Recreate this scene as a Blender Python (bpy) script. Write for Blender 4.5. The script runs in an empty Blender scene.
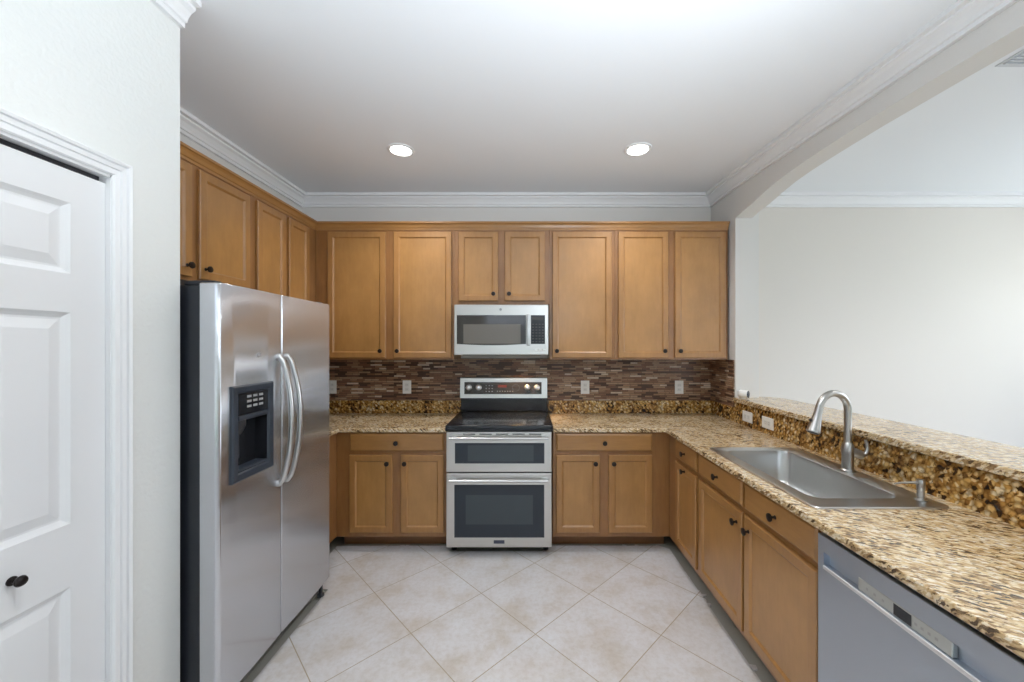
import bpy, bmesh, math, random
from mathutils import Vector, Matrix
random.seed(7)
S = bpy.context.scene
COL = S.collection
PI = math.pi

# ------------------------------------------------------------------ camera, world, light, exposure
CAM_H = 1.506
cam_d = bpy.data.cameras.new('camera')
cam_d.sensor_width = 36.0
cam_d.lens = 36.0 * 383.0 / 1024.0
cam_d.shift_x = -16.0 / 1024.0
cam_d.shift_y = 4.0 / 1024.0
cam_d.clip_start = 0.02
cam = bpy.data.objects.new('camera', cam_d)
COL.objects.link(cam)
cam.location = (0, 0, CAM_H)
cam.rotation_euler = (PI / 2, 0, 0)
S.camera = cam

S.view_settings.view_transform = 'Standard'
S.view_settings.look = 'None'
S.view_settings.exposure = 0.20
S.view_settings.gamma = 1.0
S.view_settings.use_curve_mapping = False
S.cycles.max_bounces = 10
S.cycles.diffuse_bounces = 6
S.cycles.glossy_bounces = 5
S.cycles.transparent_max_bounces = 8
S.cycles.caustics_reflective = False
S.cycles.caustics_refractive = False
S.cycles.sample_clamp_indirect = 4.0
S.cycles.use_denoising = True

world = bpy.data.worlds.new('sky')
S.world = world
world.use_nodes = True
wn, wl = world.node_tree.nodes, world.node_tree.links
bg = wn['Background']
tc = wn.new('ShaderNodeTexCoord')
sx = wn.new('ShaderNodeSeparateXYZ')
rp = wn.new('ShaderNodeValToRGB')
rp.color_ramp.elements[0].position = 0.0
rp.color_ramp.elements[0].color = (0.74, 0.84, 0.96, 1)
rp.color_ramp.elements[1].position = 0.6
rp.color_ramp.elements[1].color = (0.42, 0.60, 0.90, 1)
wl.new(tc.outputs['Generated'], sx.inputs[0])
wl.new(sx.outputs['Z'], rp.inputs[0])
wl.new(rp.outputs[0], bg.inputs['Color'])
bg.inputs['Strength'].default_value = 2.6

def area(name, loc, rot, sx_, sy_, power, color):
    d = bpy.data.lights.new(name, 'AREA')
    d.shape = 'RECTANGLE'; d.size = sx_; d.size_y = sy_
    d.energy = power; d.color = color
    o = bpy.data.objects.new(name, d); COL.objects.link(o)
    o.location = loc; o.rotation_euler = rot
    return o
# daylight at the sliding door and next-room window, plus added upward fill lamps
area('daylight_sliding_door', (0.6, -3.38, 1.25), (PI / 2, 0, PI), 3.4, 2.2, 16, (0.84, 0.92, 1.0))
area('ceiling_fill_kitchen', (0.6, -3.30, 0.45), (math.radians(130), 0, PI), 3.2, 0.7, 60, (0.86, 0.93, 1.0))  # added lamp tilted upward to brighten the kitchen ceiling
area('daylight_window', (5.09, 1.65, 1.84), (math.radians(96), 0, PI / 2), 2.6, 0.68, 30, (0.90, 0.95, 1.0))
area('ceiling_fill_next_room', (3.85, -3.35, 0.75), (math.radians(125), 0, PI), 2.2, 0.9, 190, (0.90, 0.95, 1.0))  # added upward lamp that fills the next room and its ceiling
# added spot lamp near the camera, aimed up to brighten the ceiling
fl_d = bpy.data.lights.new('ceiling_fill_spot', 'SPOT')
fl_d.energy = 265; fl_d.spot_size = 2.2; fl_d.spot_blend = 1.0; fl_d.shadow_soft_size = 0.12; fl_d.color = (0.86, 0.93, 1.0)
fl = bpy.data.objects.new('ceiling_fill_spot', fl_d); COL.objects.link(fl)
fl.location = (0.62, -0.2, 1.7); fl.rotation_euler = (math.radians(145), 0, math.radians(28))

# ------------------------------------------------------------------ node helpers
def new_mat(name):
    m = bpy.data.materials.new(name); m.use_nodes = True
    return m, m.node_tree.nodes, m.node_tree.links, m.node_tree.nodes['Principled BSDF']

def flat(name, color, rough=0.5, metal=0.0, spec=0.5, coat=0.0, emit=None, estr=0.0):
    m, n, l, b = new_mat(name)
    b.inputs['Base Color'].default_value = (*color, 1)
    b.inputs['Roughness'].default_value = rough
    b.inputs['Metallic'].default_value = metal
    b.inputs['Specular IOR Level'].default_value = spec
    b.inputs['Coat Weight'].default_value = coat
    if emit:
        b.inputs['Emission Color'].default_value = (*emit, 1)
        b.inputs['Emission Strength'].default_value = estr
    return m

def uvmap(n, l, scale=(1, 1, 1), rot=0.0, loc=(0, 0, 0)):
    t = n.new('ShaderNodeTexCoord'); mp = n.new('ShaderNodeMapping')
    mp.inputs['Scale'].default_value = scale
    mp.inputs['Rotation'].default_value = (0, 0, rot)
    mp.inputs['Location'].default_value = loc
    l.new(t.outputs['UV'], mp.inputs['Vector'])
    return mp.outputs[0]

def noise(n, l, vec, scale, detail=3, rough=0.5):
    t = n.new('ShaderNodeTexNoise')
    t.inputs['Scale'].default_value = scale
    t.inputs['Detail'].default_value = detail
    t.inputs['Roughness'].default_value = rough
    l.new(vec, t.inputs['Vector'])
    return t

def ramp(n, l, src, stops, interp='LINEAR'):
    r = n.new('ShaderNodeValToRGB')
    r.color_ramp.interpolation = interp
    e = r.color_ramp.elements
    while len(e) < len(stops): e.new(0.5)
    for i, (p, c) in enumerate(stops):
        e[i].position = p; e[i].color = (*c, 1)
    l.new(src, r.inputs[0])
    return r

def mix(n, l, a, b, fac, mode='MIX'):
    m = n.new('ShaderNodeMix'); m.data_type = 'RGBA'; m.blend_type = mode
    for s, v in ((m.inputs[6], a), (m.inputs[7], b), (m.inputs[0], fac)):
        if hasattr(v, 'links') or hasattr(v, 'is_linked'): l.new(v, s)
        else: s.default_value = v if not isinstance(v, tuple) else (*v, 1)
    return m.outputs[2]

def bump(n, l, b, h, strength, dist):
    bp = n.new('ShaderNodeBump')
    bp.inputs['Strength'].default_value = strength
    bp.inputs['Distance'].default_value = dist
    l.new(h, bp.inputs['Height']); l.new(bp.outputs[0], b.inputs['Normal'])

def paint(name, color, rough=0.6, bs=0.0, scale=90):
    m, n, l, b = new_mat(name)
    b.inputs['Base Color'].default_value = (*color, 1)
    b.inputs['Roughness'].default_value = rough
    b.inputs['Specular IOR Level'].default_value = 0.3
    if bs:
        v = uvmap(n, l)
        bump(n, l, b, noise(n, l, v, scale, 3).outputs['Fac'], bs, 0.004)
    return m

def wood(name, vertical=True, dark=(0.335, 0.158, 0.046), light=(0.405, 0.200, 0.060), blotch=0.86):
    m, n, l, b = new_mat(name)
    v = uvmap(n, l, (45, 6.0, 1) if vertical else (6.0, 45, 1))
    g = noise(n, l, v, 1.0, 5, 0.62)
    v2 = uvmap(n, l, (6, 3.5, 1) if vertical else (3.5, 6, 1))
    big = noise(n, l, v2, 1.0, 4, 0.6)
    c1 = ramp(n, l, g.outputs['Fac'], [(0.25, dark), (0.75, light)])
    c2 = ramp(n, l, big.outputs['Fac'], [(0.32, (blotch, blotch * .985, blotch * .95)), (0.68, (1.05, 1.05, 1.04))])
    l.new(mix(n, l, c1.outputs[0], c2.outputs[0], 1.0, 'MULTIPLY'), b.inputs['Base Color'])
    b.inputs['Roughness'].default_value = 0.40
    b.inputs['Specular IOR Level'].default_value = 0.5
    b.inputs['Coat Weight'].default_value = 0.6
    b.inputs['Coat Roughness'].default_value = 0.26
    bump(n, l, b, g.outputs['Fac'], 0.05, 0.001)
    return m

def granite(name, scale, stretch, stops, dark_lo, big_amp, rot=0.55, edge=0.6, coat=0.3):
    m, n, l, b = new_mat(name)
    v = uvmap(n, l, (1, 1, 1), rot)
    w = noise(n, l, v, 14, 3)
    wv = n.new('ShaderNodeVectorMath'); wv.operation = 'MULTIPLY_ADD'
    l.new(w.outputs['Color'], wv.inputs[0]); wv.inputs[1].default_value = (0.030, 0.030, 0)
    w2 = noise(n, l, v, 55, 4, 0.65)
    wv2 = n.new('ShaderNodeVectorMath'); wv2.operation = 'MULTIPLY_ADD'
    l.new(w2.outputs['Color'], wv2.inputs[0]); wv2.inputs[1].default_value = (0.016, 0.016, 0); l.new(v, wv2.inputs[2])
    l.new(wv2.outputs[0], wv.inputs[2])
    st = n.new('ShaderNodeMapping'); st.inputs['Scale'].default_value = (*stretch, 1); l.new(wv.outputs[0], st.inputs[0])
    vo = n.new('ShaderNodeTexVoronoi'); vo.inputs['Scale'].default_value = scale; l.new(st.outputs[0], vo.inputs['Vector'])
    vo.feature = 'SMOOTH_F1'; vo.inputs['Smoothness'].default_value = 0.35
    sp = n.new('ShaderNodeSeparateColor'); l.new(vo.outputs['Color'], sp.inputs[0])
    big = noise(n, l, wv.outputs[0], 6.0, 3)
    sub = n.new('ShaderNodeMath'); sub.operation = 'SUBTRACT'; l.new(sp.outputs[0], sub.inputs[0]); sub.inputs[1].default_value = big_amp / 2
    ad = n.new('ShaderNodeMath'); ad.operation = 'MULTIPLY_ADD'
    l.new(big.outputs['Fac'], ad.inputs[0]); ad.inputs[1].default_value = big_amp; l.new(sub.outputs[0], ad.inputs[2])
    c = ramp(n, l, ad.outputs[0], stops)
    f = noise(n, l, st.outputs[0], scale * .8, 4, 0.7)
    dark = ramp(n, l, f.outputs['Fac'], [(dark_lo, (0.16, 0.11, 0.08)), (dark_lo + .10, (1, 1, 1))])
    vein = ramp(n, l, vo.outputs['Distance'], [(0.30, (1, 1, 1)), (0.62, (edge, edge * .92, edge * .85))])
    cc = mix(n, l, c.outputs[0], dark.outputs[0], 1.0, 'MULTIPLY')
    l.new(mix(n, l, cc, vein.outputs[0], 1.0, 'MULTIPLY'), b.inputs['Base Color'])
    b.inputs['Roughness'].default_value = 0.18
    b.inputs['Specular IOR Level'].default_value = 0.5 if coat else 0.35
    b.inputs['Coat Weight'].default_value = coat
    b.inputs['Coat Roughness'].default_value = 0.12
    return m

def mosaic(name):
    m, n, l, b = new_mat(name)
    v = uvmap(n, l)
    def brick(w, h, off, fr):
        t = n.new('ShaderNodeTexBrick'); t.offset = off; t.offset_frequency = fr; t.squash = 0.62; t.squash_frequency = 3
        t.inputs['Color1'].default_value = (0, 0, 0, 1); t.inputs['Color2'].default_value = (1, 1, 1, 1)
        t.inputs['Mortar'].default_value = (0.5, 0.5, 0.5, 1)
        t.inputs['Scale'].default_value = 1.0; t.inputs['Mortar Size'].default_value = 0.0014
        t.inputs['Brick Width'].default_value = w; t.inputs['Row Height'].default_value = h
        t.inputs['Mortar Smooth'].default_value = 0.1
        l.new(v, t.inputs['Vector']); return t
    t = brick(0.105, 0.0165, 0.37, 2)
    c = ramp(n, l, t.outputs['Color'], [(0.0, (0.075, 0.038, 0.024)), (0.18, (0.215, 0.108, 0.062)), (0.40, (0.31, 0.180, 0.105)),
                                        (0.60, (0.165, 0.082, 0.052)), (0.72, (0.36, 0.235, 0.150)), (0.92, (0.56, 0.45, 0.34))], 'CONSTANT')
    nz = noise(n, l, uvmap(n, l, (30, 160, 1)), 1.0, 3)
    c2 = mix(n, l, c.outputs[0], ramp(n, l, nz.outputs['Fac'], [(0.3, (0.75, 0.75, 0.75)), (0.7, (1.25, 1.25, 1.25))]).outputs[0], 0.8, 'MULTIPLY')
    l.new(mix(n, l, c2, (0.045, 0.030, 0.022), t.outputs['Fac']), b.inputs['Base Color'])
    b.inputs['Roughness'].default_value = 0.30
    b.inputs['Specular IOR Level'].default_value = 0.35
    inv = n.new('ShaderNodeMath'); inv.operation = 'SUBTRACT'; inv.inputs[0].default_value = 1.0; l.new(t.outputs['Fac'], inv.inputs[1])
    bump(n, l, b, inv.outputs[0], 0.5, 0.0015)
    return m

def floor_tile(name):
    m, n, l, b = new_mat(name)
    TS = 0.4605
    # grid turned about 44 degrees; one tile centre lies at (0.0425, 2.32)
    a = math.radians(-44.4)
    cx, cy = 0.0425, 2.32
    rx = cx * math.cos(a) - cy * math.sin(a); ry = cx * math.sin(a) + cy * math.cos(a)
    v = uvmap(n, l, (1, 1, 1), a, (TS * 20.5 - rx, TS * 20.5 - ry, 0))
    t = n.new('ShaderNodeTexBrick'); t.offset = 0.0; t.squash = 1.0
    t.inputs['Color1'].default_value = (0, 0, 0, 1); t.inputs['Color2'].default_value = (1, 1, 1, 1)
    t.inputs['Scale'].default_value = 1.0; t.inputs['Mortar Size'].default_value = 0.0026
    t.inputs['Mortar Smooth'].default_value = 0.2
    t.inputs['Brick Width'].default_value = TS; t.inputs['Row Height'].default_value = TS
    l.new(v, t.inputs['Vector'])
    v1 = uvmap(n, l)
    n1 = noise(n, l, v1, 4.0, 5, 0.62)
    n2 = noise(n, l, v1, 38, 4, 0.7)
    c1 = ramp(n, l, n1.outputs['Fac'], [(0.34, (0.56, 0.52, 0.48)), (0.50, (0.635, 0.625, 0.635)), (0.66, (0.67, 0.675, 0.70))])
    c2 = ramp(n, l, n2.outputs['Fac'], [(0.33, (0.90, 0.875, 0.84)), (0.58, (1.0, 1.0, 1.0))])
    cc = mix(n, l, c1.outputs[0], c2.outputs[0], 1.0, 'MULTIPLY')
    tint = ramp(n, l, t.outputs['Color'], [(0.0, (0.95, 0.94, 0.93)), (1.0, (1.02, 1.02, 1.03))])
    cc = mix(n, l, cc, tint.outputs[0], 1.0, 'MULTIPLY')
    l.new(mix(n, l, cc, (0.36, 0.30, 0.22), t.outputs['Fac']), b.inputs['Base Color'])
    b.inputs['Roughness'].default_value = 0.38
    inv = n.new('ShaderNodeMath'); inv.operation = 'SUBTRACT'; inv.inputs[0].default_value = 1.0; l.new(t.outputs['Fac'], inv.inputs[1])
    bump(n, l, b, inv.outputs[0], 0.3, 0.002)
    return m

def steel(name, color=(0.60, 0.60, 0.61), rough=0.28, aniso=0.0, rot=0.0, wavy=0.0, grain=0.0):
    m, n, l, b = new_mat(name)
    b.inputs['Base Color'].default_value = (*color, 1)
    b.inputs['Metallic'].default_value = 1.0
    b.inputs['Roughness'].default_value = rough
    if aniso:
        b.inputs['Anisotropic'].default_value = aniso
        b.inputs['Anisotropic Rotation'].default_value = rot
        tg = n.new('ShaderNodeTangent'); tg.direction_type = 'UV_MAP'
        l.new(tg.outputs[0], b.inputs['Tangent'])
    if wavy:
        v = uvmap(n, l, (1.6, 5.0, 1))
        bump(n, l, b, noise(n, l, v, 1.0, 1).outputs['Fac'], wavy, 0.02)
        if grain:      # fine vertical brushing lines
            first = b.inputs['Normal'].links[0].from_node
            bump(n, l, b, noise(n, l, uvmap(n, l, (450, 0.8, 1)), 1.0, 2).outputs['Fac'], 1.0, grain)
            l.new(first.outputs[0], b.inputs['Normal'].links[0].from_node.inputs['Normal'])
    return m

def glass_pane(name):
    m = bpy.data.materials.new(name); m.use_nodes = True
    n, l = m.node_tree.nodes, m.node_tree.links
    n.remove(n['Principled BSDF'])
    tr = n.new('ShaderNodeBsdfTransparent'); gl = n.new('ShaderNodeBsdfGlossy'); gl.inputs['Roughness'].default_value = 0.02
    mx = n.new('ShaderNodeMixShader'); mx.inputs[0].default_value = 0.05
    l.new(tr.outputs[0], mx.inputs[1]); l.new(gl.outputs[0], mx.inputs[2]); l.new(mx.outputs[0], n['Material Output'].inputs[0])
    return m

M = dict(
    ceil=paint('ceiling_paint', (0.85, 0.88, 0.915), 0.8, 0.06, 140),
    wall=paint('wall_paint_cool', (0.76, 0.775, 0.760), 0.7, 0.7, 60),
    wall2=paint('wall_paint_warm', (0.735, 0.700, 0.655), 0.7, 0.06, 75),
    wallg=paint('wall_paint_grey', (0.71, 0.70, 0.68), 0.7, 0.08, 75),
    trim=paint('trim_white', (0.82, 0.83, 0.845), 0.4),
    door=paint('door_white', (0.76, 0.77, 0.785), 0.42),
    wood_v=wood('maple_vertical', True), wood_h=wood('maple_horizontal', False), wood_p=wood('maple_panel', True, (0.385, 0.188, 0.055), (0.425, 0.216, 0.066), 0.84),
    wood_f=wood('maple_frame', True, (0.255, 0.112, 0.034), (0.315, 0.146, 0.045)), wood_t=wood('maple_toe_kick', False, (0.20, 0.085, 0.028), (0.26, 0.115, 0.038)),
    granite=granite('golden_granite', 140, (0.40, 1.1), [(0.02, (0.11, 0.072, 0.042)), (0.14, (0.34, 0.22, 0.11)), (0.30, (0.58, 0.41, 0.205)), (0.50, (0.72, 0.56, 0.33)), (0.72, (0.79, 0.67, 0.47)), (0.95, (0.84, 0.77, 0.63))], 0.36, 1.0, 0.55, 0.80, 0.3),
    granite_splash=granite('golden_granite_splash', 68, (0.75, 1.0), [(0.04, (0.036, 0.020, 0.009)), (0.18, (0.26, 0.120, 0.030)), (0.36, (0.47, 0.245, 0.060)), (0.56, (0.60, 0.355, 0.105)), (0.80, (0.68, 0.47, 0.20)), (1.0, (0.75, 0.62, 0.40))], 0.35, 1.1, 0.9, 0.48, 0.0), mosaic=mosaic('brown_mosaic'), tile=floor_tile('cream_floor_tile'),  # splash: same stone as the tops, their sheen difference put into darker colour
    sub=paint('bare_subfloor', (0.38, 0.375, 0.335), 0.85, 0.3, 60),
    steel=steel('brushed_steel', (0.64, 0.625, 0.60), 0.30), steel_fridge=steel('fridge_steel', (0.69, 0.705, 0.74), 0.27, 1.0, 0.0, 0.28),
    steel_side=steel('fridge_steel_edge', (0.70, 0.69, 0.67), 0.4),
    steel_dw=steel('dishwasher_steel', (0.50, 0.545, 0.61), 0.45),
    steel_lip=steel('steel_lip', (0.88, 0.89, 0.91), 0.42),
    sink=steel('sink_steel', (0.62, 0.615, 0.605), 0.28), nickel=steel('brushed_nickel', (0.44, 0.43, 0.415), 0.30),
    chrome=steel('handle_steel', (0.58, 0.58, 0.58), 0.3),
    bronze=flat('dark_bronze', (0.022, 0.017, 0.016), 0.32, 0.6),
    black=flat('black_enamel', (0.012, 0.013, 0.016), 0.25), blackside=flat('black_textured_steel', (0.014, 0.016, 0.022), 0.38),
    blackglass=flat('black_glass', (0.010, 0.012, 0.016), 0.20, 0, 0.45),
    ovenglass=flat('oven_glass', (0.026, 0.034, 0.045), 0.10, 0, 0.42),
    ovenwin=flat('oven_window', (0.050, 0.064, 0.074), 0.12, 0, 0.42),
    mwglass=flat('microwave_glass', (0.035, 0.030, 0.026), 0.08, 0, 0.7),
    mwwin=flat('microwave_window', (0.15, 0.135, 0.115), 0.2, 0, 0.6),
    panelbrown=flat('control_panel_dark', (0.030, 0.022, 0.015), 0.15, 0, 0.6),
    slate=flat('slate_plastic', (0.030, 0.038, 0.052), 0.4), grille=flat('grille_grey', (0.16, 0.16, 0.145), 0.5),
    darkplastic=flat('dark_plastic', (0.02, 0.021, 0.025), 0.3),
    white=flat('white_plastic', (0.82, 0.82, 0.80), 0.35), offwhite=flat('off_white_plastic', (0.72, 0.72, 0.70), 0.4),
    grey=flat('grey_mark', (0.30, 0.30, 0.30), 0.5), lightgrey=flat('light_grey_print', (0.45, 0.45, 0.45), 0.5),
    keys=flat('key_print', (0.045, 0.04, 0.036), 0.5), ring=flat('burner_print', (0.085, 0.09, 0.10), 0.2), panelgrey=steel('panel_grey', (0.62, 0.64, 0.62), 0.45),
    navy=flat('navy_badge', (0.035, 0.042, 0.075), 0.35), lens=flat('lens_blue_black', (0.012, 0.016, 0.035), 0.08),
    red=flat('red_display', (0.05, 0.005, 0.003), 0.3, 0, 0.5, 0, (1.0, 0.16, 0.05), 0.12),
    lamp=flat('lamp_diffuser', (1, 1, 1), 0.5, 0, 0.5, 0, (1.0, 0.97, 0.92), 9.0),
    warm=flat('warm_lamp_lens', (1, 0.8, 0.5), 0.5, 0, 0.5, 0, (1.0, 0.62, 0.25), 6.0),
    grass=paint('lawn', (0.13, 0.22, 0.07), 0.9, 0.5, 20), glass=glass_pane('window_glass'),
    vent=flat('vent_white', (0.62, 0.65, 0.69), 0.5),
)

# ------------------------------------------------------------------ mesh helpers
def box_uv(me):
    uv = me.uv_layers.new(name='UVMap')
    vs = me.vertices
    for p in me.polygons:
        n = p.normal; ax = max(range(3), key=lambda i: abs(n[i]))
        for li in p.loop_indices:
            c = vs[me.loops[li].vertex_index].co
            uv.data[li].uv = ((c.y, c.z), (c.x, c.z), (c.x, c.y))[ax]

def origin_of(o):
    v = Vector((0, 0, 0))
    while o: v += o.location; o = o.parent
    return v

def obj(name, bm, mat, parent=None, smooth=False, base=None):
    """bm is in world coordinates; UVs are metres; the mesh becomes ONE object"""
    bmesh.ops.recalc_face_normals(bm, faces=bm.faces[:])
    me = bpy.data.meshes.new(name); bm.to_mesh(me); bm.free()
    box_uv(me)
    for m in (mat if isinstance(mat, (list, tuple)) else [mat]): me.materials.append(M[m])
    o = bpy.data.objects.new(name, me); COL.objects.link(o)
    if smooth:
        for p in me.polygons: p.use_smooth = True
        md = o.modifiers.new('smooth', 'EDGE_SPLIT'); md.split_angle = math.radians(38)
    if parent:
        o.parent = parent; sh = origin_of(parent)
    else:
        if base is None:
            xs = [v.co for v in me.vertices]
            base = Vector(((min(v.x for v in xs) + max(v.x for v in xs)) / 2, (min(v.y for v in xs) + max(v.y for v in xs)) / 2, min(v.z for v in xs)))
        sh = Vector(base); o.location = sh
    me.transform(Matrix.Translation(-sh))
    return o

def tag(o, label, cat, group=None):
    o['label'] = label; o['category'] = cat
    if group: o['group'] = group
    return o

def struct(o, label=None):
    o['kind'] = 'structure'
    if label: o['label'] = label
    return o

def thing(name, label, cat, loc, group=None):
    o = bpy.data.objects.new(name, None); COL.objects.link(o); o.location = loc
    o.empty_display_size = 0.05
    return tag(o, label, cat, group)

def copy_tree(o, parent=None):
    c = o.copy(); COL.objects.link(c); c.parent = parent
    for ch in list(o.children): copy_tree(ch, c)
    return c

def BM(): return bmesh.new()

def box(bm, lo, hi, bev=0.0, seg=2, mi=0):
    vs = [bm.verts.new((x, y, z)) for x in (lo[0], hi[0]) for y in (lo[1], hi[1]) for z in (lo[2], hi[2])]
    fs = [bm.faces.new([vs[i] for i in q]) for q in ((0, 1, 3, 2), (4, 6, 7, 5), (0, 4, 5, 1), (2, 3, 7, 6), (0, 2, 6, 4), (1, 5, 7, 3))]
    for f in fs: f.material_index = mi
    if bev:
        bmesh.ops.recalc_face_normals(bm, faces=fs)
        es = list({e for f in fs for e in f.edges})
        bmesh.ops.bevel(bm, geom=es, offset=bev, segments=seg, affect='EDGES', profile=0.5)
    return bm

def bx(lo, hi, bev=0.0, seg=2): return box(BM(), lo, hi, bev, seg)

def loft(bm, rings, cap0=True, cap1=True, closed=False, mi=0):
    R = [[bm.verts.new(p) for p in r] for r in rings]
    k = len(R[0]); pairs = list(zip(R, R[1:])) + ([(R[-1], R[0])] if closed else [])
    for a, b in pairs:
        for i in range(k):
            f = bm.faces.new((a[i], a[(i + 1) % k], b[(i + 1) % k], b[i])); f.material_index = mi
    if not closed:
        if cap0: bm.faces.new(R[0][::-1]).material_index = mi
        if cap1: bm.faces.new(R[-1]).material_index = mi
    return bm

def extrude_poly(bm, pts, z0, z1):
    return loft(bm, [[(x, y, z0) for x, y in pts], [(x, y, z1) for x, y in pts]])

def basis(d):
    d = Vector(d).normalized()
    u = d.orthogonal().normalized(); return u, d.cross(u)

def lathe(bm, at, axis, prof, seg=20, mi=0):
    """prof: (radius, distance along axis)"""
    at = Vector(at); d = Vector(axis).normalized(); u, v = basis(d)
    rings = [[at + d * h + (u * math.cos(2 * PI * i / seg) + v * math.sin(2 * PI * i / seg)) * max(r, 1e-4) for i in range(seg)] for r, h in prof]
    return loft(bm, rings, mi=mi)

def tube(bm, pts, rad, seg=14):
    pts = [Vector(p) for p in pts]; n = len(pts)
    rad = rad if isinstance(rad, (list, tuple)) else [rad] * n
    tans = [(pts[min(i + 1, n - 1)] - pts[max(i - 1, 0)]).normalized() for i in range(n)]
    u, _ = basis(tans[0]); rings = []
    for i in range(n):
        u = (u - tans[i] * u.dot(tans[i])).normalized(); v = tans[i].cross(u)
        rings.append([pts[i] + (u * math.cos(2 * PI * k / seg) + v * math.sin(2 * PI * k / seg)) * rad[i] for k in range(seg)])
    return loft(bm, rings)

def sweep(bm, path, prof, closed=False):
    """path of (x, y) with the room to the right of travel; prof of (out, z)"""
    n = len(path); P = [Vector((*p, 0)) for p in path]; rings = []
    def rt(a, b):
        d = (b - a).normalized(); return Vector((d.y, -d.x, 0))
    for i in range(n):
        a = rt(P[i - 1], P[i]) if i > 0 else None
        b = rt(P[i], P[i + 1]) if i < n - 1 else None
        if a is None: m = b
        elif b is None: m = a
        else:
            m = a + b; m = m / (m.dot(a))
        rings.append([(P[i] + m * o + Vector((0, 0, z))) for o, z in prof])
    return loft(bm, rings)

def rrect(x0, x1, y0, y1, r, z, k=6):
    out = []
    for cx, cy, a0 in ((x1 - r, y1 - r, 0), (x0 + r, y1 - r, PI / 2), (x0 + r, y0 + r, PI), (x1 - r, y0 + r, 1.5 * PI)):
        for i in range(k + 1):
            a = a0 + PI / 2 * i / k; out.append((cx + r * math.cos(a), cy + r * math.sin(a), z))
    return out

def cut(o, lo, hi):
    """cut a box (world coordinates) out of mesh object o"""
    me = bpy.data.meshes.new('cutter'); b = bx(lo, hi); bmesh.ops.recalc_face_normals(b, faces=b.faces[:]); b.to_mesh(me); b.free()
    c = bpy.data.objects.new('cutter', me); COL.objects.link(c)
    c.location = (0, 0, 0)
    md = o.modifiers.new('cut', 'BOOLEAN'); md.operation = 'DIFFERENCE'; md.object = c; md.solver = 'EXACT'
    bpy.context.view_layer.update()
    dg = bpy.context.evaluated_depsgraph_get()
    new = bpy.data.meshes.new_from_object(o.evaluated_get(dg))
    o.modifiers.remove(md); old = o.data; o.data = new; bpy.data.objects.remove(c); bpy.data.meshes.remove(me); bpy.data.meshes.remove(old)
    if not new.uv_layers: box_uv(new)

# facing maps: (u, v, w) with v up and w out of the face
def FS(y): return lambda u, v, w: (u, y - w, v)      # faces the camera (-Y)
def FE(x): return lambda u, v, w: (x + w, u, v)      # faces +X
def FW(x): return lambda u, v, w: (x - w, u, v)      # faces -X
def fbox(bm, F, u0, u1, v0, v1, w0, w1, bev=0.0, seg=2):
    a, b = F(u0, v0, w0), F(u1, v1, w1)
    return box(bm, [min(p, q) for p, q in zip(a, b)], [max(p, q) for p, q in zip(a, b)], bev, seg)

def panel_rings(bm, F, u0, u1, v0, v1, prof):
    return loft(bm, [[F(u0 + i, v0 + i, w), F(u1 - i, v0 + i, w), F(u1 - i, v1 - i, w), F(u0 + i, v1 - i, w)] for i, w in prof])

# ------------------------------------------------------------------ room shell
CZ = 2.835
YB = 3.42; XL = -2.02; XR = 1.634; XP = -1.35; YP = 1.486; YF = -3.5; XO = 5.2; XJ = 1.818
def wallbox(name, lo, hi, mat, label): return struct(obj(name, bx(lo, hi), mat), label)

wallbox('ceiling', (XL - .1, YF - .1, CZ), (XO + .1, YB + .1, CZ + .1), 'ceil', 'white ceiling')
wallbox('wall_back', (XL - .1, YB, -.1), (XJ - .09, YB + .1, CZ), 'wallg', 'pale grey wall behind the cabinets')
wallbox('wall_back_next_room', (XJ - .09, YB, -.1), (XO + .1, YB + .1, CZ), 'wall2', 'warm white wall of the next room')
wallbox('wall_left', (XL - .1, 1.376, -.1), (XL, YB, CZ), 'wallg', 'wall behind the refrigerator')
# pantry wall with a door opening
OY0, OY1, OZ = 0.466, 1.240, 2.055
b = BM()
box(b, (XP - .11, OY1, -.1), (XP, YP, CZ)); box(b, (XP - .11, YF, -.1), (XP, OY0, CZ)); box(b, (XP - .11, OY0, OZ), (XP, OY1, CZ))
box(b, (XL, 1.376, -.1), (XP - .11, YP, CZ))
struct(obj('wall_pantry', b, 'wall'), 'textured white pantry wall')
wallbox('wall_pantry_back', (XP - .9, YF, -.1), (XP - .8, 1.376, CZ), 'wall', 'wall inside the pantry')
wallbox('wall_right_jamb', (XR, 3.017, -.1), (XJ, YB, CZ), 'wallg', 'end wall beside the bar opening')
ARCH = [(3.0168, 2.505), (2.99, 2.512), (2.92, 2.528), (2.82, 2.545), (2.70, 2.575), (2.57, 2.601), (2.45, 2.615), (2.32, 2.624), (2.15, 2.632), (1.97, 2.638), (1.6, 2.640), (1.2, 2.636), (.8, 2.630), (.3, 2.61), (-.1, 2.57), (-.4, 2.51)]
LEAN = .070
b = BM()
prof = [(3.0168, CZ - .001)] + ARCH + [(-.4, -.007), (YF, -.007), (YF, CZ - .001)]
loft(b, [[(XR + LEAN * (3.017 - y) + t, y, z) for y, z in prof] for t in (0, .13)])
struct(obj('wall_header', b, 'wallg'), 'gently arched header beam over the bar opening')
wallbox('wall_bar', (XR, 0.42, -.1), (1.80, 3.017, 1.059), 'wall2', 'half wall under the raised bar')
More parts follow.
